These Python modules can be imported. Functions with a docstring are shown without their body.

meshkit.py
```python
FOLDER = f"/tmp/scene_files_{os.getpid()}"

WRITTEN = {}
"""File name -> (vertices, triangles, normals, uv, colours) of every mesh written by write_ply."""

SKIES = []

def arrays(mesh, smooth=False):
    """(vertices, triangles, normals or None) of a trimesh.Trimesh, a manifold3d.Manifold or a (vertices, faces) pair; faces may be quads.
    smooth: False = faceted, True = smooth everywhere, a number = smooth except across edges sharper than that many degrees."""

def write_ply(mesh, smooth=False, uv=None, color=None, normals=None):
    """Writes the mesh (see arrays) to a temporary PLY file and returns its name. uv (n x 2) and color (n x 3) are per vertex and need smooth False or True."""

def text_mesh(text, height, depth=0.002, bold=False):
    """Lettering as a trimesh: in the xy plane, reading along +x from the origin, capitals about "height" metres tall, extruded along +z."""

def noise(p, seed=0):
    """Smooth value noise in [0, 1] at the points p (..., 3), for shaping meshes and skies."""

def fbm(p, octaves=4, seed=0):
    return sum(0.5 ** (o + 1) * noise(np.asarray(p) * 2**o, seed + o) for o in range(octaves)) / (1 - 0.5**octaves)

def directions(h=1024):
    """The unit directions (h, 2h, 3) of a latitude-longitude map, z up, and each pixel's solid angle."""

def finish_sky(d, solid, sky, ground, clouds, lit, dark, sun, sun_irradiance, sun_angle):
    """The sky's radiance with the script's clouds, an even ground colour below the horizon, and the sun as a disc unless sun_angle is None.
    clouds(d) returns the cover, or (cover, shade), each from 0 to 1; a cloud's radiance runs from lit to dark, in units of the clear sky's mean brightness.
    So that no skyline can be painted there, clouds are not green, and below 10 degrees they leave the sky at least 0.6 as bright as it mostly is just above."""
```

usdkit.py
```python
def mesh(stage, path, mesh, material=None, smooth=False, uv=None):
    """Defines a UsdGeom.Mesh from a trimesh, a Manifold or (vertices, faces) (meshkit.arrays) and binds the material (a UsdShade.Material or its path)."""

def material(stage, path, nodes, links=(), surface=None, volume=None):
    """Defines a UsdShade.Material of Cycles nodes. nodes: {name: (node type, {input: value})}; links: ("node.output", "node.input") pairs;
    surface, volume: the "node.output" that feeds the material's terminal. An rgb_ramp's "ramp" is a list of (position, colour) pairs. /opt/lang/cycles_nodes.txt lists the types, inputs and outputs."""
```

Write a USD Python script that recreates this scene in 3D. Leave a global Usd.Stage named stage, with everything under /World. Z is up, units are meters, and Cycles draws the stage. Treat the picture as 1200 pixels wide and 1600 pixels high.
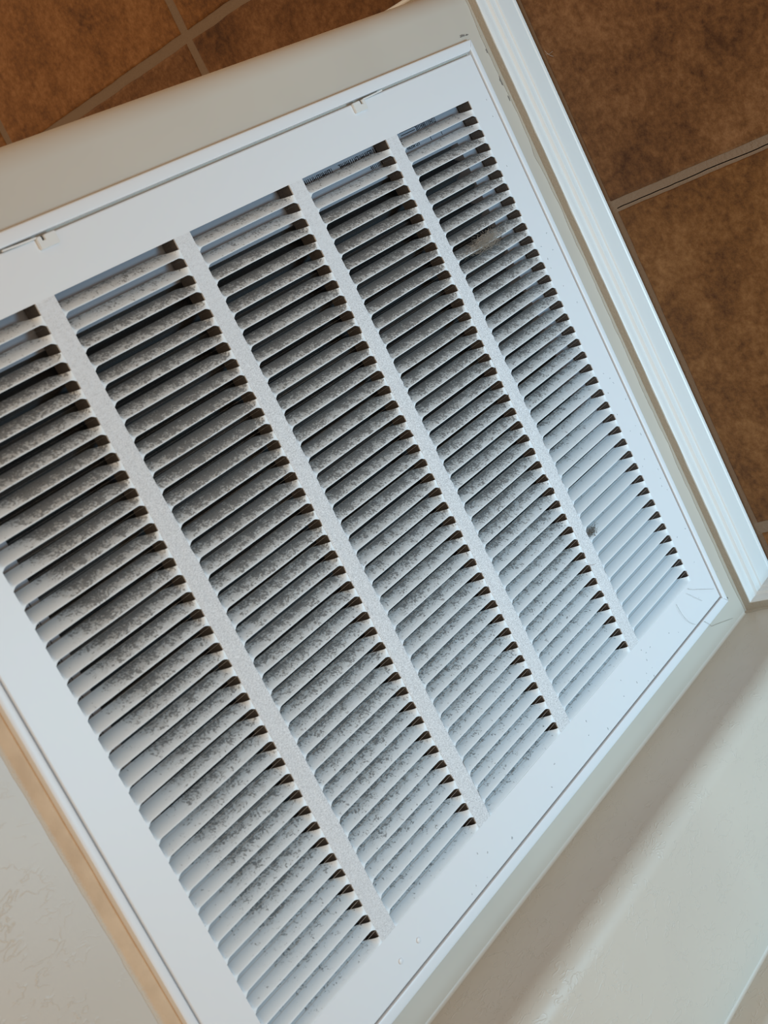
import math
import numpy as np
import trimesh
import manifold3d as m3
import shapely
from shapely.geometry import Polygon, box as sbox
from pxr import Usd, UsdGeom, UsdLux, UsdShade, Gf, Sdf, Vt
import usdkit
import meshkit

stage = Usd.Stage.CreateInMemory()
UsdGeom.SetStageUpAxis(stage, UsdGeom.Tokens.z)
UsdGeom.SetStageMetersPerUnit(stage, 1.0)
UsdGeom.Xform.Define(stage, "/World")
rng = np.random.default_rng(7)

# ------------------------------------------------------------------ camera, light, exposure
cam = UsdGeom.Camera.Define(stage, "/World/camera")
cam.CreateHorizontalApertureAttr(36.0)
cam.CreateVerticalApertureAttr(48.0)
cam.CreateFocalLengthAttr(36.0 * 2251.4 / 1200.0)
cam.CreateClippingRangeAttr(Gf.Vec2f(0.05, 100.0))
cam.CreateFStopAttr(20.0)
cam.CreateFocusDistanceAttr(1.22)
cam.CreateExposureAttr(0.0)
right = (-0.44305, -0.70407, -0.55496)
down = (-0.87412, 0.20184, 0.44178)
fwd = (-0.19903, 0.68084, -0.70487)
pos = (-0.03067, -0.72963, 1.20282)
cam.AddTransformOp().Set(Gf.Matrix4d(*right, 0, *[-c for c in down], 0, *[-c for c in fwd], 0, *pos, 1))

dome = UsdLux.DomeLight.Define(stage, "/World/room_ambient_light")
dome.CreateColorAttr(Gf.Vec3f(1.0, 0.74, 0.50))
dome.CreateIntensityAttr(0.245)


def rect_light(name, centre, target, w, h, color, intensity):
    l = UsdLux.RectLight.Define(stage, "/World/" + name)
    l.CreateWidthAttr(w)
    l.CreateHeightAttr(h)
    l.CreateColorAttr(Gf.Vec3f(*color))
    l.CreateIntensityAttr(intensity)
    z = np.array(centre, float) - np.array(target, float)
    z /= np.linalg.norm(z)
    x = np.cross([0, 0, 1.0], z)
    x /= np.linalg.norm(x)
    y = np.cross(z, x)
    l.AddTransformOp().Set(Gf.Matrix4d(*x, 0, *y, 0, *z, 0, *centre, 1))


# added unseen panel for cool daylight, low and towards the return wall's side
rect_light("added_daylight_panel", (-0.46, -1.12, 0.15), (-0.73, 0, -0.24), 0.55, 0.50, (0.40, 0.745, 1.0), 17.6)

P, N = 0.0127, 38                       # louver pitch and number of louvers in a column
L = P * N                               # 0.4826 long openings
CW, MW = 0.11366, 0.0163                # column width, mullion width
ZB = 0.12                               # lower end of the openings above the floor
ZT = ZB + 5 * CW + 4 * MW
YW = 0.004                              # grille wall plane (room on the -y side); door face at y = 0
XR = -0.5556                            # return wall plane
XE = 0.0983                             # end of the grille wall
RB = 0.020                              # bullnose radius
COLS = [(ZB + k * (CW + MW), ZB + k * (CW + MW) + CW) for k in range(5)]

# ------------------------------------------------------------------ helpers
used = {}


def numbered(path):
    n = used.get(path, 0)
    used[path] = n + 1
    return path if n == 0 else f"{path}_{n:03d}"


def pathof(parent):
    return "/World" if parent is None else str(parent.GetPath())


def obj(name, mesh, mat, parent=None, smooth=30, prim=None):
    path = numbered(pathof(parent) + "/" + name)
    m = usdkit.mesh(stage, path, mesh, M[mat], smooth=smooth)
    if prim is not None:
        pts = np.array(m.GetPointsAttr().Get())
        UsdGeom.PrimvarsAPI(m).CreatePrimvar("dust", Sdf.ValueTypeNames.FloatArray, "vertex").Set(Vt.FloatArray.FromNumpy(prim(pts).astype(np.float32)))
    return m.GetPrim()


def thing(name, loc=None):
    x = UsdGeom.Xform.Define(stage, numbered("/World/" + name))
    return x.GetPrim()


def tag(o, label=None, cat=None, group=None, kind=None):
    for k, v in (("label", label), ("category", cat), ("group", group), ("kind", kind)):
        if v:
            o.SetCustomDataByKey(k, v)
    return o


def bx(x0, x1, y0, y1, z0, z1):
    b = trimesh.creation.box([x1 - x0, y1 - y0, z1 - z0])
    b.apply_translation([(x0 + x1) / 2, (y0 + y1) / 2, (z0 + z1) / 2])
    return b


def cat(ms):
    return trimesh.util.concatenate(ms)


def mani(poly, z0, z1):
    """Extrudes a shapely polygon (with holes) from z0 to z1."""
    rings = [np.array(poly.exterior.coords)[:-1]] + [np.array(r.coords)[:-1] for r in poly.interiors]
    return m3.Manifold.extrude(m3.CrossSection(rings, m3.FillRule.EvenOdd), z1 - z0).translate([0, 0, z0])


def sweep(profile, frames, closed=False, caps=True):
    """Skins a profile (n x 2) through frames: functions (a, b) -> xyz."""
    n = len(profile)
    v = np.array([[f(a, b) for a, b in profile] for f in frames]).reshape(-1, 3)
    faces = []
    for i in range(len(frames) - 1):
        for j in range(n):
            k = (j + 1) % n
            a, b, c, d = i * n + j, i * n + k, (i + 1) * n + k, (i + 1) * n + j
            faces += [[a, b, c], [a, c, d]]
    if caps:
        tri = trimesh.creation.triangulate_polygon(Polygon(profile), engine="earcut")
        tv, tf = tri
        idx = [int(np.argmin(((np.array(profile) - p) ** 2).sum(1))) for p in tv]
        last = (len(frames) - 1) * n
        for t in tf:
            faces.append([idx[t[0]], idx[t[1]], idx[t[2]]])
            faces.append([last + idx[t[2]], last + idx[t[1]], last + idx[t[0]]])
    m = trimesh.Trimesh(v, faces, process=False)
    trimesh.repair.fix_normals(m)
    return m


def grid_solid(V, thick):
    """Closed sheet from a grid of points (a, b, 3): V is the front, pushed by thick along the normals for the back."""
    a, b = V.shape[:2]
    du = np.gradient(V, axis=0)
    dv = np.gradient(V, axis=1)
    n = np.cross(du, dv)
    n /= np.maximum(np.linalg.norm(n, axis=2, keepdims=True), 1e-12)
    if n[..., 1].mean() < 0:
        n = -n
    W = V + n * thick
    v = np.vstack([V.reshape(-1, 3), W.reshape(-1, 3)])
    i = np.arange(a * b).reshape(a, b)
    q = np.stack([i[:-1, :-1], i[1:, :-1], i[1:, 1:], i[:-1, 1:]], -1).reshape(-1, 4)
    f = np.vstack([q, q[:, ::-1] + a * b])
    ring = np.concatenate([i[0, :], i[1:, -1], i[-1, -2::-1], i[-2:0, 0]])
    nx = np.roll(ring, -1)
    f = np.vstack([f, np.stack([ring, nx, nx + a * b, ring + a * b], -1)])
    f = np.vstack([f[:, [0, 1, 2]], f[:, [0, 2, 3]]])
    m = trimesh.Trimesh(v, f, process=False)
    trimesh.repair.fix_normals(m)
    return m


def tube(pts, r, sides=5):
    pts = np.asarray(pts, float)
    t = np.gradient(pts, axis=0)
    t /= np.linalg.norm(t, axis=1, keepdims=True)
    ref = np.array([0.31, 0.83, 0.46])
    a = np.cross(t, ref)
    a /= np.linalg.norm(a, axis=1, keepdims=True)
    b = np.cross(t, a)
    ang = np.linspace(0, 2 * np.pi, sides, endpoint=False)
    ring = pts[:, None] + r * (np.cos(ang)[None, :, None] * a[:, None] + np.sin(ang)[None, :, None] * b[:, None])
    n = len(pts)
    f = []
    for i in range(n - 1):
        for j in range(sides):
            k = (j + 1) % sides
            f += [[i * sides + j, i * sides + k, (i + 1) * sides + k], [i * sides + j, (i + 1) * sides + k, (i + 1) * sides + j]]
    for j in range(1, sides - 1):
        f += [[0, j + 1, j], [(n - 1) * sides, (n - 1) * sides + j, (n - 1) * sides + j + 1]]
    return trimesh.Trimesh(ring.reshape(-1, 3), f, process=False)


def sstep(x):
    x = np.clip(x, 0, 1)
    return x * x * (3 - 2 * x)


# ------------------------------------------------------------------ materials
M = {}
LK = "/World/Looks/"
UsdGeom.Scope.Define(stage, "/World/Looks")


def mat(name, nodes, links, surface="p.BSDF"):
    M[name] = usdkit.material(stage, LK + name, nodes, links, surface=surface)


def plain(name, color, rough=0.5, bump=None, spec=0.5):
    nodes = {"p": ("principled_bsdf", {"base_color": color, "roughness": rough, "specular_ior_level": spec})}
    links = []
    if bump:
        nodes["g"] = ("geometry", {})
        nodes["n"] = ("noise_texture", {"scale": bump[0], "detail": 4.0, "roughness": 0.6})
        nodes["b"] = ("bump", {"strength": bump[1], "distance": bump[2]})
        links += [("g.position", "n.vector"), ("n.fac", "b.height"), ("b.normal", "p.normal")]
    mat(name, nodes, links)


# painted wall: warm off-white with a faint hand-trowelled texture and a little grime
def wall_mat(name, z0, z1):
    mat(name, {
        "g": ("geometry", {}),
        "w": ("noise_texture", {"scale": 7.0, "detail": 2.0}),
        "r": ("rgb_ramp", {"ramp": [(0.3, (0.525, 0.475, 0.405)), (0.7, (0.565, 0.515, 0.44))]}),
        "mp": ("mapping", {"scale": (1.0, 1.0, 0.55), "rotation": (0.0, 0.6, 0.0)}),
        "n1": ("noise_texture", {"scale": 120.0, "detail": 2.5, "roughness": 0.55, "distortion": 0.5}),
        "d1": ("math", {"math_type": "add", "value2": -0.5}),
        "a1": ("math", {"math_type": "absolute"}),
        "s1": ("map_range", {"range_type": "smoothstep", "from_min": 0.0, "from_max": 0.032, "to_min": 1.0, "to_max": 0.0}),
        "k": ("noise_texture", {"scale": 55.0, "detail": 2.0}),
        "ks": ("map_range", {"range_type": "smoothstep", "from_min": 0.42, "from_max": 0.58}),
        "rm": ("math", {"math_type": "multiply"}),
        "xyz": ("separate_xyz", {}),
        "zz": ("map_range", {"range_type": "smoothstep", "from_min": z0, "from_max": z1}),
        "rz": ("math", {"math_type": "multiply"}),
        "n2": ("noise_texture", {"scale": 900.0, "detail": 3.0}),
        "mx": ("math", {"math_type": "multiply_add", "value2": 0.05}),
        "b": ("bump", {"strength": 0.34, "distance": 0.0007}),
        "p": ("principled_bsdf", {"roughness": 0.40, "specular_ior_level": 0.5}),
    }, [("g.position", "w.vector"), ("w.fac", "r.fac"), ("r.color", "p.base_color"), ("g.position", "mp.vector"), ("mp.vector", "n1.vector"),
        ("n1.fac", "d1.value1"), ("d1.value", "a1.value1"), ("a1.value", "s1.value"), ("g.position", "k.vector"), ("k.fac", "ks.value"),
        ("s1.result", "rm.value1"), ("ks.result", "rm.value2"),
        ("g.position", "n2.vector"), ("n2.fac", "mx.value1"), ("rm.value", "rz.value1"), ("g.position", "xyz.vector"), ("xyz.z", "zz.value"), ("zz.result", "rz.value2"), ("rz.value", "mx.value3"), ("mx.value", "b.height"), ("b.normal", "p.normal")])


# the wall round the grille was patched smooth; the trowelled texture starts above it
wall_mat("wall_patched", 0.80, 0.87)
wall_mat("wall_paint", -2.0, -1.0)

plain("trim_paint", (0.70, 0.705, 0.69), 0.34, (120.0, 0.12, 0.0008))
plain("enamel", (0.74, 0.755, 0.77), 0.38, (260.0, 0.05, 0.0004))
mat("caulk_tan", {
    "g": ("geometry", {}),
    "d": ("attribute", {"attribute": "dust"}),
    "n": ("noise_texture", {"scale": 900.0, "detail": 4.0, "roughness": 0.7}),
    "n0": ("noise_texture", {"scale": 60.0, "detail": 3.0}),
    "a": ("math", {"math_type": "multiply_add", "value2": 0.5}),
    "s": ("map_range", {"range_type": "smoothstep", "from_min": 0.98, "from_max": 1.22}),
    "c0": ("rgb_ramp", {"ramp": [(0.35, (0.55, 0.395, 0.255)), (0.65, (0.62, 0.455, 0.30))]}),
    "c": ("mix_color", {"b": (0.55, 0.50, 0.425)}),
    "b": ("bump", {"strength": 0.4, "distance": 0.0008}),
    "p": ("principled_bsdf", {"roughness": 0.7}),
}, [("g.position", "n.vector"), ("g.position", "n0.vector"), ("n0.fac", "c0.fac"), ("n.fac", "a.value1"), ("d.fac", "a.value3"), ("a.value", "s.value"), ("s.result", "c.fac"), ("c0.color", "c.a"),
    ("c.result", "p.base_color"), ("n.fac", "b.height"), ("b.normal", "p.normal")])
plain("wall_caulk", (0.60, 0.56, 0.50), 0.4)
plain("caulk_dusty", (0.40, 0.35, 0.28), 0.85, (500.0, 0.5, 0.0012))
plain("latch_plastic", (0.72, 0.72, 0.70), 0.35)
plain("dark_slot", (0.04, 0.045, 0.05), 0.7)
plain("cardboard", (0.255, 0.265, 0.295), 0.75, (300.0, 0.2, 0.0006))
plain("ink", (0.02, 0.02, 0.025), 0.7)
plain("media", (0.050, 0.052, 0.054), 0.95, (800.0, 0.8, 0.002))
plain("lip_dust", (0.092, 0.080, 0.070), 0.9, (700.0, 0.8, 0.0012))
plain("hair", (0.20, 0.17, 0.14), 0.5)
plain("fuzz", (0.40, 0.345, 0.285), 0.95)
plain("fuzz_pale", (0.50, 0.47, 0.43), 0.95)
plain("chip", (0.20, 0.18, 0.155), 0.9)
plain("fleck", (0.50, 0.52, 0.54), 0.9)
plain("subfloor", (0.015, 0.012, 0.010), 0.9)


def dusty(name, paint, film, speck, scale, film_range=(0.74, 1.26), speck_range=(0.640, 0.715), speck_gain=0.27, speck_max=0.72, rough=0.45):
    """White enamel under a coat of lint and specks whose amount the primvar dust gives."""
    mat(name, {
        "g": ("geometry", {}),
        "d": ("attribute", {"attribute": "dust"}),
        "na": ("noise_texture", {"scale": scale * 1.35, "detail": 4.0, "roughness": 0.62}),
        "nb": ("noise_texture", {"scale": scale * 0.36, "detail": 3.0, "roughness": 0.55}),
        "n1": ("mix_float", {"fac": 0.40}),
        "a1": ("math", {"math_type": "multiply_add", "value2": speck_gain}),
        "m1": ("map_range", {"range_type": "smoothstep", "from_min": speck_range[0], "from_max": speck_range[1], "to_max": speck_max}),
        "mp": ("mapping", {"scale": (1.0, 0.7, 0.5), "rotation": (0.3, 0.4, 0.2)}),
        "n2": ("noise_texture", {"scale": scale * 0.8, "detail": 6.0, "roughness": 0.75}),
        "a2": ("math", {"math_type": "multiply_add", "value2": 0.78}),
        "m2": ("map_range", {"range_type": "smoothstep", "from_min": film_range[0], "from_max": film_range[1]}),
        "n3": ("noise_texture", {"scale": scale * 2.4, "detail": 5.0, "roughness": 0.7}),
        "f3": ("map_range", {"from_min": 0.30, "from_max": 0.70, "to_min": 0.62, "to_max": 1.32}),
        "fc": ("vector_math", {"math_type": "scale", "vector1": film}),
        "c1": ("mix_color", {"a": paint}),
        "c2": ("mix_color", {"b": speck}),
        "h": ("math", {"math_type": "multiply_add", "value2": 0.8}),
        "b": ("bump", {"strength": 0.5, "distance": 0.0008}),
        "rr": ("map_range", {"from_min": 0.0, "from_max": 1.0, "to_min": rough, "to_max": 0.95}),
        "p": ("principled_bsdf", {}),
    }, [("g.position", "na.vector"), ("g.position", "nb.vector"), ("na.fac", "n1.a"), ("nb.fac", "n1.b"), ("g.position", "mp.vector"), ("mp.vector", "n2.vector"), ("mp.vector", "n3.vector"),
        ("d.fac", "a1.value1"), ("n1.result", "a1.value3"), ("a1.value", "m1.value"),
        ("d.fac", "a2.value1"), ("n2.fac", "a2.value3"), ("a2.value", "m2.value"),
        ("n3.fac", "f3.value"), ("f3.result", "fc.scale"), ("fc.vector", "c1.b"),
        ("m2.result", "c1.fac"), ("c1.result", "c2.a"), ("m1.result", "c2.fac"), ("c2.result", "p.base_color"),
        ("m2.result", "h.value1"), ("m1.result", "h.value3"), ("h.value", "b.height"), ("b.normal", "p.normal"),
        ("m2.result", "rr.value"), ("rr.result", "p.roughness")])


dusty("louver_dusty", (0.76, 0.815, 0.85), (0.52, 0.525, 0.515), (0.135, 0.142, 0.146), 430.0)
dusty("mullion_dusty", (0.745, 0.755, 0.77), (0.68, 0.685, 0.695), (0.36, 0.355, 0.35), 600.0, (0.5, 1.0), (0.74, 0.86), 0.20, 0.6)

# stoneware floor tile, mottled red-brown; tones differ, the last lightened to mimic stronger light
for k, (ca, cb, cc) in enumerate([((0.062, 0.022, 0.005), (0.150, 0.062, 0.018), (0.26, 0.125, 0.050)),
                                  ((0.070, 0.025, 0.005), (0.165, 0.068, 0.017), (0.27, 0.130, 0.046)),
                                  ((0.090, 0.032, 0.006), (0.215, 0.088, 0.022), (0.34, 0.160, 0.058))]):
    mat(f"tile_{'abc'[k]}", {
        "g": ("geometry", {}),
        "n1": ("noise_texture", {"scale": 11.0, "detail": 5.0, "roughness": 0.60, "distortion": 0.5}),
        "n2": ("noise_texture", {"scale": 150.0, "detail": 6.0, "roughness": 0.72}),
        "n3": ("noise_texture", {"scale": 45.0, "detail": 4.0, "roughness": 0.6, "distortion": 0.8}),
        "ad": ("math", {"math_type": "multiply_add", "value2": 0.78}),
        "a3": ("math", {"math_type": "multiply_add", "value2": 0.50}),
        "sh": ("math", {"math_type": "multiply_add", "value2": 0.72, "value3": -0.50}),
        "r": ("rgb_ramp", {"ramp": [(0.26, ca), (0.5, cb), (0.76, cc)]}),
        "b": ("bump", {"strength": 0.35, "distance": 0.0015}),
        "p": ("principled_bsdf", {"roughness": 0.52, "specular_ior_level": 0.22}),
    }, [("g.position", "n1.vector"), ("g.position", "n2.vector"), ("g.position", "n3.vector"), ("n1.fac", "sh.value1"), ("n3.fac", "a3.value1"), ("sh.value", "a3.value3"),
        ("n2.fac", "ad.value1"), ("a3.value", "ad.value3"),
        ("ad.value", "r.fac"), ("r.color", "p.base_color"), ("n2.fac", "b.height"), ("b.normal", "p.normal")])
plain("grout", (0.215, 0.145, 0.092), 0.85, (350.0, 0.5, 0.0015))

# ------------------------------------------------------------------ floor: grout bed and tiles
TS, GX, GY, GW = 0.3475, -0.1455, 0.0275, 0.0095     # tile module, grout line positions, grout width
wall_foot = shapely.union_all([sbox(-3.2, YW, XE, 2.2), Polygon([(XR, YW), (XR, -0.081), (-0.712, -0.081), (-0.712, -0.13), (-3.2, -0.13), (-3.2, YW)])])
ex = box_floor = sbox(-2.4, -2.6, 1.6, 2.2)
floor = thing("floor")
tag(floor, "red-brown mottled stoneware tile floor with brown grout", "floor", kind="structure")
bed = ex.difference(wall_foot.buffer(-0.02, join_style="mitre"))
cx = np.linspace(-0.018, -0.60, 90)
wob = GX - 0.0022 + 0.0009 * (meshkit.fbm(np.c_[cx * 60, cx * 0, cx * 0 + 3.1], 3, 5) - 0.5) * 2
crack = Polygon(np.vstack([np.c_[wob - 0.00045, cx], np.c_[wob + 0.00045, cx][::-1]]))
obj("grout", mani(bed.difference(crack), -0.006, -0.0016), "grout", floor)
obj("subfloor", mani(ex, -0.012, -0.006), "subfloor", floor)


def tile_mesh(poly, seed, fine):
    poly = shapely.segmentize(shapely.geometry.polygon.orient(poly), 0.006 if fine else 0.05)
    p = np.array(poly.exterior.coords)[:-1]
    nz = lambda s: (meshkit.fbm(np.c_[p * 45, np.full(len(p), s + seed * 0.37)], 3, seed) - 0.5)

    def inset(q, t):
        a, b = np.roll(q, 1, 0), np.roll(q, -1, 0)
        e0, e1 = q - a, b - q
        e0 /= np.maximum(np.linalg.norm(e0, axis=1, keepdims=True), 1e-9)
        e1 /= np.maximum(np.linalg.norm(e1, axis=1, keepdims=True), 1e-9)
        n0, n1 = np.c_[-e0[:, 1], e0[:, 0]], np.c_[-e1[:, 1], e1[:, 0]]
        n = (n0 + n1) / np.maximum((1 + (n0 * n1).sum(1))[:, None], 0.4)
        return q + n * np.asarray(t).reshape(-1, 1)
    base = inset(p, 0.0006 + 0.0022 * nz(1.0) * (1 if fine else 0))
    rings = [(base, -0.006), (base, -0.0022), (inset(base, np.full(len(p), 0.0009)), -0.0008), (inset(base, np.full(len(p), 0.0026)), 0.0)]
    n = len(p)
    v = np.vstack([np.c_[q, np.full(n, z)] for q, z in rings])
    f = []
    for r in range(3):
        i = np.arange(n)
        k = np.roll(i, -1)
        f.append(np.c_[r * n + i, r * n + k, (r + 1) * n + k])
        f.append(np.c_[r * n + i, (r + 1) * n + k, (r + 1) * n + i])
    tv, tf = trimesh.creation.triangulate_polygon(Polygon(rings[-1][0]), engine="earcut")
    near = lambda q, t: ((q[None] - t[:, None]) ** 2).sum(2).argmin(1)
    ix = near(rings[-1][0], tv)
    f.append(3 * n + ix[tf])
    m = trimesh.Trimesh(v, np.vstack(f), process=False)
    trimesh.repair.fix_normals(m)
    if m.face_normals[-1][2] < 0:
        m.invert()
    return m


keep = shapely.union_all([sbox(-3.2, -0.0165, GX - 0.004, 2.2).buffer(0), wall_foot.buffer(0.0215, join_style="mitre").difference(sbox(XR + 0.02, -3, 3, 3)), sbox(GX - 0.01, -0.0138, XE + 0.012, 2.2)])
tn = 0
for i in range(-7, 6):
    for j in range(-8, 7):
        x0, y0 = GX + i * TS, GY + j * TS
        q = sbox(x0 + GW / 2, y0 + GW / 2, x0 + TS - GW / 2, y0 + TS - GW / 2).intersection(ex).difference(keep)
        for g in getattr(q, "geoms", [q]):
            if g.is_empty or g.area < 0.0006:
                continue
            fine = -0.7 < x0 < 0.5 and -0.7 < y0 < 1.2
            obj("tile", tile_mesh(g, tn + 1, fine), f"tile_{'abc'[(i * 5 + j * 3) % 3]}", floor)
            tn += 1

# ------------------------------------------------------------------ walls
H = 2.44


def arc(cx_, cy_, r, a0, a1, n=14):
    t = np.radians(np.linspace(a0, a1, n))
    return [(cx_ + r * math.cos(a), cy_ + r * math.sin(a)) for a in t]


plan = [(XR, YW)] + arc(XE - RB, YW + RB, RB, -90, 0) + [(XE, 2.2), (XR, 2.2)]
hole = m3.Manifold.cube([0.5375, 0.28, 0.69], False).translate([-0.5225, YW - 0.01, ZB - 0.0365])
wall = mani(Polygon(plan), 0.0, H) - hole
wall_back = tag(obj("wall_back", wall, "wall_patched"), "off-white painted wall around the grille with a rounded outside corner", "wall", kind="structure")
plan2 = [(XR, YW)] + [(XR, 2.2), (-2.4, 2.2), (-2.4, -0.13)] + arc(-0.712 - RB, -0.13 + RB, RB, -90, 0) + [(-0.712, -0.081)] + arc(XR - RB, -0.081 + RB, RB, -90, 0)
wall_left = tag(obj("wall_left", mani(Polygon(plan2).buffer(0), 0.0, H), "wall_paint"), "off-white textured wall stepping out beside the grille with rounded corners", "wall", kind="structure")


def ribbon(x0, x1, n, za, zb, ampa, ampb, y, bulge, seed):
    """A bead of caulk on the wall: edges at za(x) and zb(x), swelling out by bulge."""
    xs = np.linspace(x0, x1, n)
    na = (meshkit.fbm(np.c_[xs * 90, xs * 0 + seed, xs * 0], 4, seed) - 0.5) * 2
    nb = (meshkit.fbm(np.c_[xs * 90, xs * 0 + seed + 9.3, xs * 0], 4, seed + 3) - 0.5) * 2
    a, b = za + ampa * na, zb + ampb * nb
    t = np.linspace(0, 1, 7)
    V = np.zeros((n, 7, 3))
    V[..., 0] = xs[:, None]
    V[..., 2] = a[:, None] + (b - a)[:, None] * t
    V[..., 1] = y - 0.0002 - bulge * np.sin(np.pi * (0.40 + 0.60 * t))[None] * (0.8 + 0.4 * (meshkit.noise(np.c_[xs * 40, xs * 0, xs * 0]) - 0.5))[:, None]
    return grid_solid(V, 0.0012)


obj("caulk", ribbon(XR + 0.004, 0.0495, 900, ZB + 0.6776, ZB + 0.6905, 0.0002, 0.0009, YW, 0.0014, 4), "caulk_tan", wall_back, prim=lambda v: np.clip((v[:, 2] - ZB - 0.6776) / 0.0128, 0, 1))

# painted fillets in the two inside corners
for fx, fy in ((XR, YW), (-0.712, -0.081)):
    cv = [(fx, fy)] + [(fx + 0.0022 - 0.0022 * math.sin(a), fy - 0.0022 + 0.0022 * math.cos(a)) for a in np.linspace(0, math.pi / 2, 6)]
    obj("caulk", mani(Polygon(cv).buffer(0), 0.0535, H), "wall_caulk", wall_left)

# baseboard: profile as (distance out from the wall, height)
BH = 0.0495
prof = [(0.0002, 0.0003), (0.0158, 0.0003), (0.0158, 0.0035), (0.0150, 0.0048), (0.0146, 0.0250), (0.0140, 0.0268), (0.0126, 0.0276), (0.0121, 0.0292), (0.0119, 0.0330), (0.0127, 0.0345), (0.0123, 0.0362), (0.0108, 0.0370), (0.0098, 0.0378), (0.0096, 0.0440), (0.0092, 0.0472), (0.0082, 0.0490), (0.0070, BH), (0.0002, BH)]


def path_frames(pts):
    """Mitred frames along a plan polyline; the board stands on its right-hand side (towards the room)."""
    pts = np.array(pts, float)
    fr = []
    for i, p in enumerate(pts):
        d0 = pts[i] - pts[i - 1] if i else pts[1] - pts[0]
        d1 = pts[i + 1] - pts[i] if i < len(pts) - 1 else d0
        d0, d1 = d0 / np.linalg.norm(d0), d1 / np.linalg.norm(d1)
        n0, n1 = np.array([d0[1], -d0[0]]), np.array([d1[1], -d1[0]])
        n = (n0 + n1) / (1 + n0 @ n1)
        fr.append(lambda a, b, p=p, n=n: (p[0] + n[0] * a, p[1] + n[1] * a, b))
    return fr


back_path = [(XR, YW)] + [(x, YW) for x in np.linspace(XR + 0.03, XE - RB - 0.004, 24)] + arc(XE - RB, YW + RB, RB + 0.0, -90, 0, 10) + [(XE, 1.9)]
left_path = [(-2.3, -0.13)] + arc(-0.712 - RB, -0.13 + RB, RB, -90, 0, 10) + [(-0.712, -0.081)] + [(XR - RB - 0.02, -0.081)] + arc(XR - RB, -0.081 + RB, RB, -90, 0, 10) + [(XR, YW)]
fb = path_frames(back_path)
fl = path_frames(left_path)
mit_b, mit_l = np.array([1.0, -1.0]), np.array([1.0, -1.0])
fb[0] = lambda a, b: (XR + a, YW - a, b)
fl[-1] = lambda a, b: (XR + a, YW - a, b)
base_back = tag(obj("baseboard_back", sweep(prof, fb), "trim_paint"), "white moulded baseboard below the grille", "baseboard", kind="structure")
base_left = tag(obj("baseboard_left", sweep(prof, fl), "trim_paint"), "white moulded baseboard at the foot of the stepped side wall", "baseboard", kind="structure")


def dirt_frames(path, seed, first=None, last=None):
    fr, pts = [], []
    for i in range(len(path) - 1):
        a, b = np.array(path[i]), np.array(path[i + 1])
        k = max(1, int(np.linalg.norm(b - a) / 0.003)) if abs(a[1]) < 0.3 and abs(b[1]) < 0.3 and abs(a[0]) < 0.8 and abs(b[0]) < 0.8 else 1
        pts += [a + (b - a) * t for t in np.linspace(0, 1, k, endpoint=False)]
    pts.append(np.array(path[-1]))
    pf = path_frames(pts)
    if first:
        pf[0] = first
    if last:
        pf[-1] = last
    for i, f in enumerate(pf):
        n1 = meshkit.fbm(np.array([[i * 0.16, seed, 0.0]]), 4, seed)[0] - 0.5
        n2 = meshkit.fbm(np.array([[i * 0.12, seed + 7.0, 0.0]]), 4, seed + 2)[0] - 0.5
        fr.append(lambda a, b, f=f, n1=n1, n2=n2: f(a + (n1 * 0.0012 if a > 0.004 else 0), b + (n2 * 0.0060 if b > BH + 0.0015 else 0)))
    return fr


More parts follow.
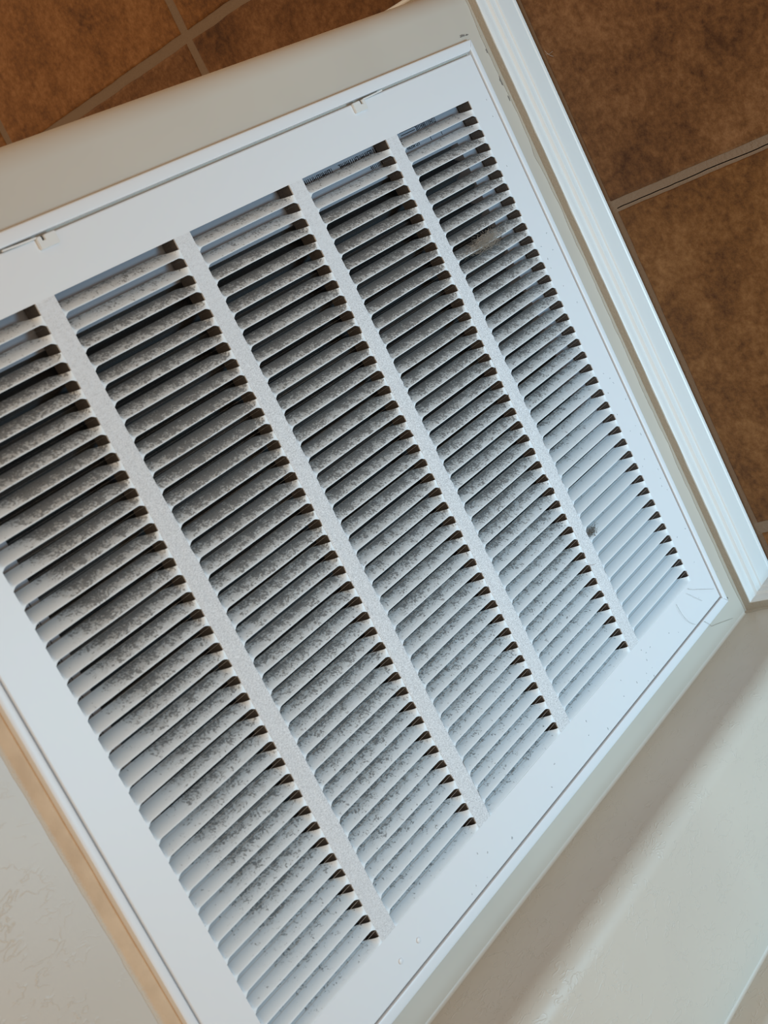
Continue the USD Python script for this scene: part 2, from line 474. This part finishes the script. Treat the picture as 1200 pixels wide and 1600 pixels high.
dirt_prof = [(0.0002, BH - 0.0002), (0.0078, BH - 0.0002), (0.0076, BH + 0.0005), (0.0012, BH + 0.0008), (0.0006, BH + 0.0034), (0.0002, BH + 0.0036)]
obj("caulk", sweep(dirt_prof, dirt_frames(back_path, 3, first=fb[0])), "caulk_dusty", base_back)
obj("caulk", sweep(dirt_prof, dirt_frames(left_path, 5, last=fl[-1])), "caulk_dusty", base_left)

# ------------------------------------------------------------------ return air grille
grille = tag(thing("return_air_grille"), "white stamped steel return air grille with dusty curved louvers, set in the wall", "air vent")
FX0, FX1, FZ0, FZ1 = -0.5300, 0.0480, ZB - 0.0432, ZB + 0.6782     # outside of the flange
DX0, DX1, DZ0, DZ1 = -0.5194, 0.0358, ZB - 0.0340, ZB + 0.6690     # outside of the door


def rail(a, b, inx, inz, gap):
    """One mitred rail of the fixed frame: a, b outer corners, (inx, inz) the inward direction, gap to the door."""
    a, b = np.array(a, float), np.array(b, float)
    d = (b - a) / np.linalg.norm(b - a)
    w = {True: (FX1 - DX1 if inx < 0 else DX0 - FX0), False: (DZ0 - FZ0 if inz > 0 else FZ1 - DZ1)}[inx != 0] - gap
    pr = [(0.0, YW - 0.0001), (0.0002, 0.0010), (0.0010, -0.0006), (0.0024, -0.0012), (w - 0.0016, -0.0012), (w - 0.0004, -0.0006), (w, 0.0006), (w, 0.030), (w - 0.0009, 0.030), (w - 0.0009, YW - 0.0001)]
    inv = np.array([inx, inz], float)
    fr = []
    for end, s in ((a, 1), (b, -1)):
        fr.append(lambda u, y, end=end, s=s: ((end + inv * u + d * s * (u + 0.00020))[0], y, (end + inv * u + d * s * (u + 0.00020))[1]))
    return sweep(pr, fr)


for a, b, ix, iz, gp in (((FX1, FZ0), (FX1, FZ1), -1, 0, 0.0021), ((FX0, FZ0), (FX0, FZ1), 1, 0, 0.0010),
                         ((FX0, FZ0), (FX1, FZ0), 0, 1, 0.0012), ((FX0, FZ1), (FX1, FZ1), 0, -1, 0.0013)):
    obj("frame_rail", rail(a, b, ix, iz, gp), "enamel", grille)

# the hinged door: rim panel with rounded folded edges
rim2 = sbox(DX0 + 0.0012, DZ0 + 0.0012, DX1 - 0.0012, DZ1 - 0.0012).difference(sbox(-L, ZB, 0.0, ZT))
plate = mani(rim2, 0, 0.0009)
pv = np.array(plate.to_mesh().vert_properties[:, :3])
plate = trimesh.Trimesh(np.c_[pv[:, 0], pv[:, 2], pv[:, 1]], plate.to_mesh().tri_verts[:, ::-1], process=False)
fold = []
for a, b, ix, iz in (((DX1, DZ0), (DX1, DZ1), -1, 0), ((DX0, DZ0), (DX0, DZ1), 1, 0), ((DX0, DZ0), (DX1, DZ0), 0, 1), ((DX0, DZ1), (DX1, DZ1), 0, -1)):
    a, b = np.array(a), np.array(b)
    d = (b - a) / np.linalg.norm(b - a)
    pr = [(0.0013, 0.0), (0.0006, 0.0002), (0.0002, 0.0006), (0.0, 0.0013), (0.0, 0.012), (0.0008, 0.012), (0.0008, 0.0013), (0.0013, 0.0009)]
    inv = np.array([ix, iz], float)
    fold.append(sweep(pr, [lambda u, y, e=e, s=s: ((e + inv * u + d * s * u)[0], y, (e + inv * u + d * s * u)[1]) for e, s in ((a, 1), (b, -1))]))
door = obj("door", cat([plate] + fold), "enamel", grille)


def mullion_dust(v):
    x, z = v[:, 0], v[:, 2]
    t = sstep((-x - 0.02) / 0.16) * (1 - 0.45 * sstep((-x - 0.40) / 0.08)) * (1 - 0.55 * sstep((z - ZB - 0.42) / 0.12))
    return 0.25 + 0.55 * t


# mullions between the columns, with a crust of dust on the front
for k in range(4):
    z0, z1 = COLS[k][1], COLS[k + 1][0]
    xs, zs = np.linspace(-L, 0, 260), np.linspace(z0, z1, 13)
    V = np.zeros((len(xs), len(zs), 3))
    V[..., 0], V[..., 2] = xs[:, None], zs[None]
    q = np.stack([V[..., 0] * 260, V[..., 2] * 260, np.full(V.shape[:2], k * 3.7)], -1)
    amt = mullion_dust(V.reshape(-1, 3)).reshape(V.shape[:2]) - 0.25
    edge = np.minimum(np.minimum(zs - z0, z1 - zs) / 0.0015, 1)[None]
    V[..., 1] = -amt * 0.0016 * meshkit.fbm(q, 4, k + 2) * (0.25 + 0.75 * edge)
    V[..., 2] += amt * 0.0022 * (meshkit.fbm(q * 1.3 + 5, 3, k + 8) - 0.5) * (1 - edge) * 2
    obj("mullion", grid_solid(V, 0.0011), "mullion_dusty", door, smooth=50, prim=mullion_dust)

# folded sides of the columns, behind the face
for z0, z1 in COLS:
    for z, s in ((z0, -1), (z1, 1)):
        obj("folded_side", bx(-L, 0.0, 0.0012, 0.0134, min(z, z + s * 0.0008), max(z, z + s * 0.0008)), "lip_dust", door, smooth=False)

# louvers
T, D = 0.0107, 0.00755
uu = np.linspace(0, 1, 9)
bez = lambda u: np.c_[2 * u * (1 - u) * 0.0044 + u * u * D, 2 * u * (1 - u) * 0.0039 + u * u * T]
ee = np.array([-0.0004, 0.0006, 0.0014, 0.0023, 0.0033, 0.0045, 0.0060, 0.0078, 0.0098, 0.0122, 0.0155])


def louver(z0, z1, xf, seed):
    zs = np.concatenate([z0 + ee, np.linspace(z0 + 0.02, z1 - 0.02, 10), (z1 - ee)[::-1]])
    V = np.zeros((len(zs), len(uu) + 1, 3))
    g = np.random.default_rng(seed)
    bend = g.normal(0, 0.00018)
    for i, z in enumerate(zs):
        e = max(min(z - z0, z1 - z), 0.0)
        low = z - z0 < z1 - z
        um = 0.60 + 0.40 * float(sstep(np.array(e / 0.0120))) if low else 0.30 + 0.70 * float(sstep(np.array(e / 0.0026)))
        h = float(sstep(np.array(e / (0.0060 if low else 0.0034))))
        fil = 0.0024 * max(0.0, 1 - e / 0.0052) ** 2
        b = bez(uu * um)
        V[i, 1:, 0] = xf + b[:, 0] + bend * math.sin(math.pi * (z - z0) / (z1 - z0))
        V[i, 1:, 1] = b[:, 1] * h + 0.00005
        V[i, 0] = (V[i, 1, 0] - 0.00035 - fil, 0.00018 * h + 0.00002, 0)
        V[i, :, 2] = z
    return grid_solid(V, 0.0006)


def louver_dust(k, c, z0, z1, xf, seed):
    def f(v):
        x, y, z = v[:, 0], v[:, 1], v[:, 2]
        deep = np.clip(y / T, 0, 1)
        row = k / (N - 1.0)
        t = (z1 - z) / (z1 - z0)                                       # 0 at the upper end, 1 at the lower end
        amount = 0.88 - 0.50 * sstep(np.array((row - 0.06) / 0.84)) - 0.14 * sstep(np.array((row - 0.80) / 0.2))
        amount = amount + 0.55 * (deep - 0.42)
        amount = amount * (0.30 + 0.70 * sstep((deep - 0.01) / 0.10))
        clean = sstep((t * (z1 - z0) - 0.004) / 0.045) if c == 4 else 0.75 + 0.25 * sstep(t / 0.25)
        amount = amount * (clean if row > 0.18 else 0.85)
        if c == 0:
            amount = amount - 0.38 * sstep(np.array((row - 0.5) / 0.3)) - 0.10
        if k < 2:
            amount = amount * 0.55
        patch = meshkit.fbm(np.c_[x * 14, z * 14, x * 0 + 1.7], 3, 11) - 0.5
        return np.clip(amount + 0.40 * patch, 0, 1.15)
    return f


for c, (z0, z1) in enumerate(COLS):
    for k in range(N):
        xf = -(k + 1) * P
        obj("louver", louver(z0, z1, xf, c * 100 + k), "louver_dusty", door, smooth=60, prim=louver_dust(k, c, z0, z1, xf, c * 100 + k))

# latches on the upper edge of the door: a square tab with a notch and a thin spring arm lying in the gap
for z0, z1, s_ in ((0.6000, 0.6164, 1), (0.2550, 0.2716, -1)):
    x0, x1, zm = 0.0276, 0.0360, (z0 + z1) / 2 + s_ * 0.003
    pl = Polygon([(x0, z0), (x1, z0), (x1, zm - 0.0011), (x1 - 0.0032, zm - 0.0011), (x1 - 0.0032, zm + 0.0011), (x1, zm + 0.0011), (x1, z1), (x0, z1)]).buffer(-0.0012).buffer(0.0012)
    parts = []
    for q, y0, y1 in ((pl, -0.0016, -0.0001), (pl.buffer(-0.0004), -0.0020, -0.0016)):
        pm = mani(q, y0, y1).to_mesh()
        v = np.array(pm.vert_properties[:, :3])
        parts.append(trimesh.Trimesh(np.c_[v[:, 0], v[:, 2], v[:, 1]], pm.tri_verts[:, ::-1], process=False))
    la = obj("latch", cat(parts), "latch_plastic", grille)
    zs = z1 - 0.001 if s_ > 0 else z0 + 0.001
    arm = sweep([(-0.0006, -0.0014), (0.0006, -0.0014), (0.0006, 0.0), (-0.0006, 0.0)],
                [lambda a, y, z=z, o=o: (0.0358 + o + a, y, z) for z, o in ((zs, 0.0), (zs + s_ * 0.012, 0.0002), (zs + s_ * 0.028, 0.0007))])
    obj("spring_arm", arm, "latch_plastic", la)
    obj("slot", bx(x1 - 0.0032, x1 - 0.0002, -0.0004, -0.00005, zm - 0.0010, zm + 0.0010), "dark_slot", la, smooth=False)

# two small blobs of paint on the rim
for x, z in ((-0.5036, 0.6114), (-0.5034, 0.6339)):
    s = trimesh.creation.icosphere(2, 0.0021)
    s.apply_scale([1, 0.45, 1.1])
    s.apply_translation([x, -0.0002, z])
    obj("paint_blob", s, "enamel", grille, smooth=True)

# ------------------------------------------------------------------ air filter behind the door
AX0, AX1, AZ0, AZ1, AY0, AY1 = -0.4955, 0.0050, ZB - 0.0018, ZB + 0.6340, 0.0150, 0.0360
BW, BT = 0.0222, 0.0326
fil = tag(thing("air_filter"), "pleated air filter in a pale cardboard frame, grey with dust, behind the louvers", "air filter")
ring = mani(sbox(AX0, AZ0, AX1, AZ1).difference(sbox(AX0 + BW, AZ0 + BW, AX1 - BT, AZ1 - BW)), AY0, AY1).to_mesh()
v = np.array(ring.vert_properties[:, :3])
obj("cardboard_frame", trimesh.Trimesh(np.c_[v[:, 0], v[:, 2], v[:, 1]], ring.tri_verts[:, ::-1], process=False), "cardboard", fil)
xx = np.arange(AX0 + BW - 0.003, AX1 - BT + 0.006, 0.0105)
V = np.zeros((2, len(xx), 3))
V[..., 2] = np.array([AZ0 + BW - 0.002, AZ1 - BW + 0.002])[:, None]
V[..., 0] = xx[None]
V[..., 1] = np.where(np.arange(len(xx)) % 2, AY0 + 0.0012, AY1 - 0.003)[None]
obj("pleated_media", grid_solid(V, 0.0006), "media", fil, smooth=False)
ink = []
r = np.random.default_rng(3)
IY0, IY1 = AY0 - 0.0002, AY0


def strokes(z, ze, xa, xb):
    """A row of small upright print strokes, too small to read, between heights xa and xb."""
    while z < ze:
        w = r.uniform(0.0005, 0.0011)
        ink.append(bx(xa, xb, IY0, IY1, z, z + w))
        if r.random() < 0.55:
            m = xa + (xb - xa) * r.choice([0.0, 0.42, 0.84])
            ink.append(bx(m, m + (xb - xa) * 0.16, IY0, IY1, z, z + 0.0026))
        z += w + r.uniform(0.0008, 0.0019)


strokes(0.1560, 0.1870, -0.0040, 0.0008)
strokes(0.2385, 0.3000, -0.0062, -0.0016)
strokes(0.3100, 0.3450, -0.0062, -0.0016)
strokes(0.1910, 0.2100, -0.0152, -0.0126)
strokes(0.2480, 0.2650, -0.0165, -0.0135)
for x in (0.0001, -0.0024):
    ink.append(bx(x, x + 0.0007, IY0, IY1, 0.1885, 0.2100))
for z in (0.1728, 0.1553):
    ink.append(bx(-0.0160, -0.0115, IY0, IY1, z, z + 0.0006))
ink.append(bx(-0.31, -0.150, IY0, IY1, 0.7388, 0.7395))
x = -0.31
while x < -0.150:
    w = r.uniform(0.0004, 0.0012)
    ink.append(bx(x, x + w, IY0, IY1, 0.7405, 0.7432))
    if r.random() < 0.5:
        ink.append(bx(x, x + 0.0022, IY0, IY1, 0.7427, 0.7434))
    x += w + r.uniform(0.0007, 0.0015)
obj("printing", cat(ink), "ink", fil, smooth=False)

# ------------------------------------------------------------------ lint, hairs and chips
def curve(pts, n=24):
    pts = np.array(pts, float)
    t = np.linspace(0, len(pts) - 1, n)
    from scipy.interpolate import CubicSpline
    return CubicSpline(np.arange(len(pts)), pts)(t)


for label, pts, rad in (
        ("long dark hair curling over the lower rim of the grille beside the last louvers", [(-0.4866, -0.0010, 0.1591), (-0.4988, -0.0016, 0.1582), (-0.5085, -0.0012, 0.1532), (-0.5160, -0.0018, 0.1461)], 0.00011),
        ("short straight hair on the grille rim just past the lowest louver tip", [(-0.4860, -0.0008, 0.1296), (-0.4890, -0.0012, 0.1267), (-0.4995, -0.0010, 0.1072), (-0.5075, -0.0008, 0.0921)], 0.00009),
        ("wisp of hair crossing from the frame onto the wall near the baseboard corner", [(-0.5215, -0.0016, 0.1309), (-0.5299, -0.0018, 0.1242), (-0.5345, 0.0010, 0.1150), (-0.5480, 0.0034, 0.0774)], 0.00013),
        ("faint curved hair on the grille rim between the longer two", [(-0.4874, -0.0008, 0.1369), (-0.4950, -0.0013, 0.1296), (-0.5061, -0.0009, 0.1184)], 0.00008),
        ("tiny hair hooked around the mullion nearest the baseboard", [(-0.3902, -0.0008, 0.2558), (-0.3941, -0.0026, 0.2533), (-0.3972, -0.0026, 0.2488), (-0.3981, -0.0022, 0.2440)], 0.00012)):
    tag(obj("hair", tube(curve(pts), rad, 4), "hair", smooth=True), label, "hair", "stray hairs on the grille")
fib = cat([tube(curve([(0.0109, -0.0179, 0.0004), (0.0066, -0.0204, 0.0016), (0.0027, -0.0236, 0.0005)]), 0.00011, 4), tube(curve([(0.0080, -0.0172, 0.0004), (0.0066, -0.0214, 0.0012), (0.0072, -0.0250, 0.0004)]), 0.00009, 4)])
tag(obj("lint_wisp", fib, "fuzz_pale", smooth=True), "pale wisp of lint on the brown tile beside the baseboard", "lint")


def tuft(centre, spread, n, length, rad, seed):
    g = np.random.default_rng(seed)
    ms = []
    for _ in range(n):
        c = np.array(centre) + g.normal(0, 1, 3) * spread
        d = g.normal(0, 1, 3) * np.array(spread)
        d *= length * g.uniform(0.5, 1.3) / np.linalg.norm(d)
        k = g.normal(0, 0.25 * length, 3) * np.array([1, 0.4, 1])
        ms.append(tube(curve([c - d, c + k, c + d], 7), rad * g.uniform(0.6, 1.3), 3))
    return cat(ms)


tag(obj("lint_tuft", tuft((-0.1125, -0.0004, 0.1850), (0.0032, 0.0010, 0.0120), 520, 0.0034, 0.00010, 5), "fuzz", smooth=True), "tan tuft of lint caught over the louvers in the column nearest the baseboard", "lint")
tag(obj("lint_tuft", tuft((-0.3755, 0.0020, 0.2235), (0.0016, 0.0010, 0.0040), 90, 0.0030, 0.00013, 6), "chip", smooth=True), "dark tuft of lint on a clean louver against the mullion nearest the baseboard", "lint")

g = np.random.default_rng(21)
flecks = []
spots = [(-0.5174, 0.2348), (-0.5096, 0.2432), (-0.5078, 0.2612), (-0.4941, 0.2801), (-0.4940, 0.3452), (-0.4983, 0.0738), (-0.3300, 0.0960), (-0.1500, 0.0985)]
spots += [(-0.4900 - 0.026 * g.random(), 0.12 + 0.6 * g.random()) for _ in range(22)] + [(-0.48 * g.random(), 0.092 + 0.024 * g.random()) for _ in range(26)]
for x, z in spots:
    r0 = g.uniform(0.0003, 0.0007)
    a = g.uniform(0, 6.28)
    t_ = np.linspace(0, 2 * np.pi, 7, endpoint=False)
    q = np.c_[np.cos(t_), np.sin(t_)] * r0 * g.uniform(0.5, 1.3, 7)[:, None]
    q[:, 0] *= 1.8
    q = q @ np.array([[math.cos(a), -math.sin(a)], [math.sin(a), math.cos(a)]])
    h = mani(Polygon(q).convex_hull, -0.00025, 0.0).to_mesh()
    v = np.array(h.vert_properties[:, :3])
    flecks.append(trimesh.Trimesh(np.c_[v[:, 0] + x, v[:, 2], v[:, 1] + z], h.tri_verts[:, ::-1], process=False))
tag(obj("dust_flecks", cat(flecks), "fleck", grille, smooth=False), kind="stuff")

# chipped paint and grime by the frame's corner and on the rounded wall corner
chips = []
def chip(x, y, z, lx, lz, seed):
    gg = np.random.default_rng(seed)
    t_ = np.linspace(0, 2 * np.pi, 14, endpoint=False)
    q = np.c_[np.cos(t_) * lx, np.sin(t_) * lz] * gg.uniform(0.45, 1.2, 14)[:, None]
    h = mani(Polygon(q).buffer(0), -0.0003, 0.0001).to_mesh()
    v = np.array(h.vert_properties[:, :3])
    return trimesh.Trimesh(np.c_[v[:, 0] + x, v[:, 2] + y, v[:, 1] + z], h.tri_verts[:, ::-1], process=False)


for i, (x, z, lx, lz) in enumerate(((0.0531, 0.0800, 0.0012, 0.0050), (0.0524, 0.0735, 0.0008, 0.0025), (0.0330, 0.0545, 0.0020, 0.0016), (0.0300, 0.0530, 0.0024, 0.0010), (0.0035, 0.0545, 0.0050, 0.0012), (-0.0130, 0.0540, 0.0030, 0.0008), (-0.5290, 0.0705, 0.0012, 0.0012))):
    obj("paint_chip", chip(x, YW, z, lx, lz, 40 + i), "chip", wall_back, smooth=False)
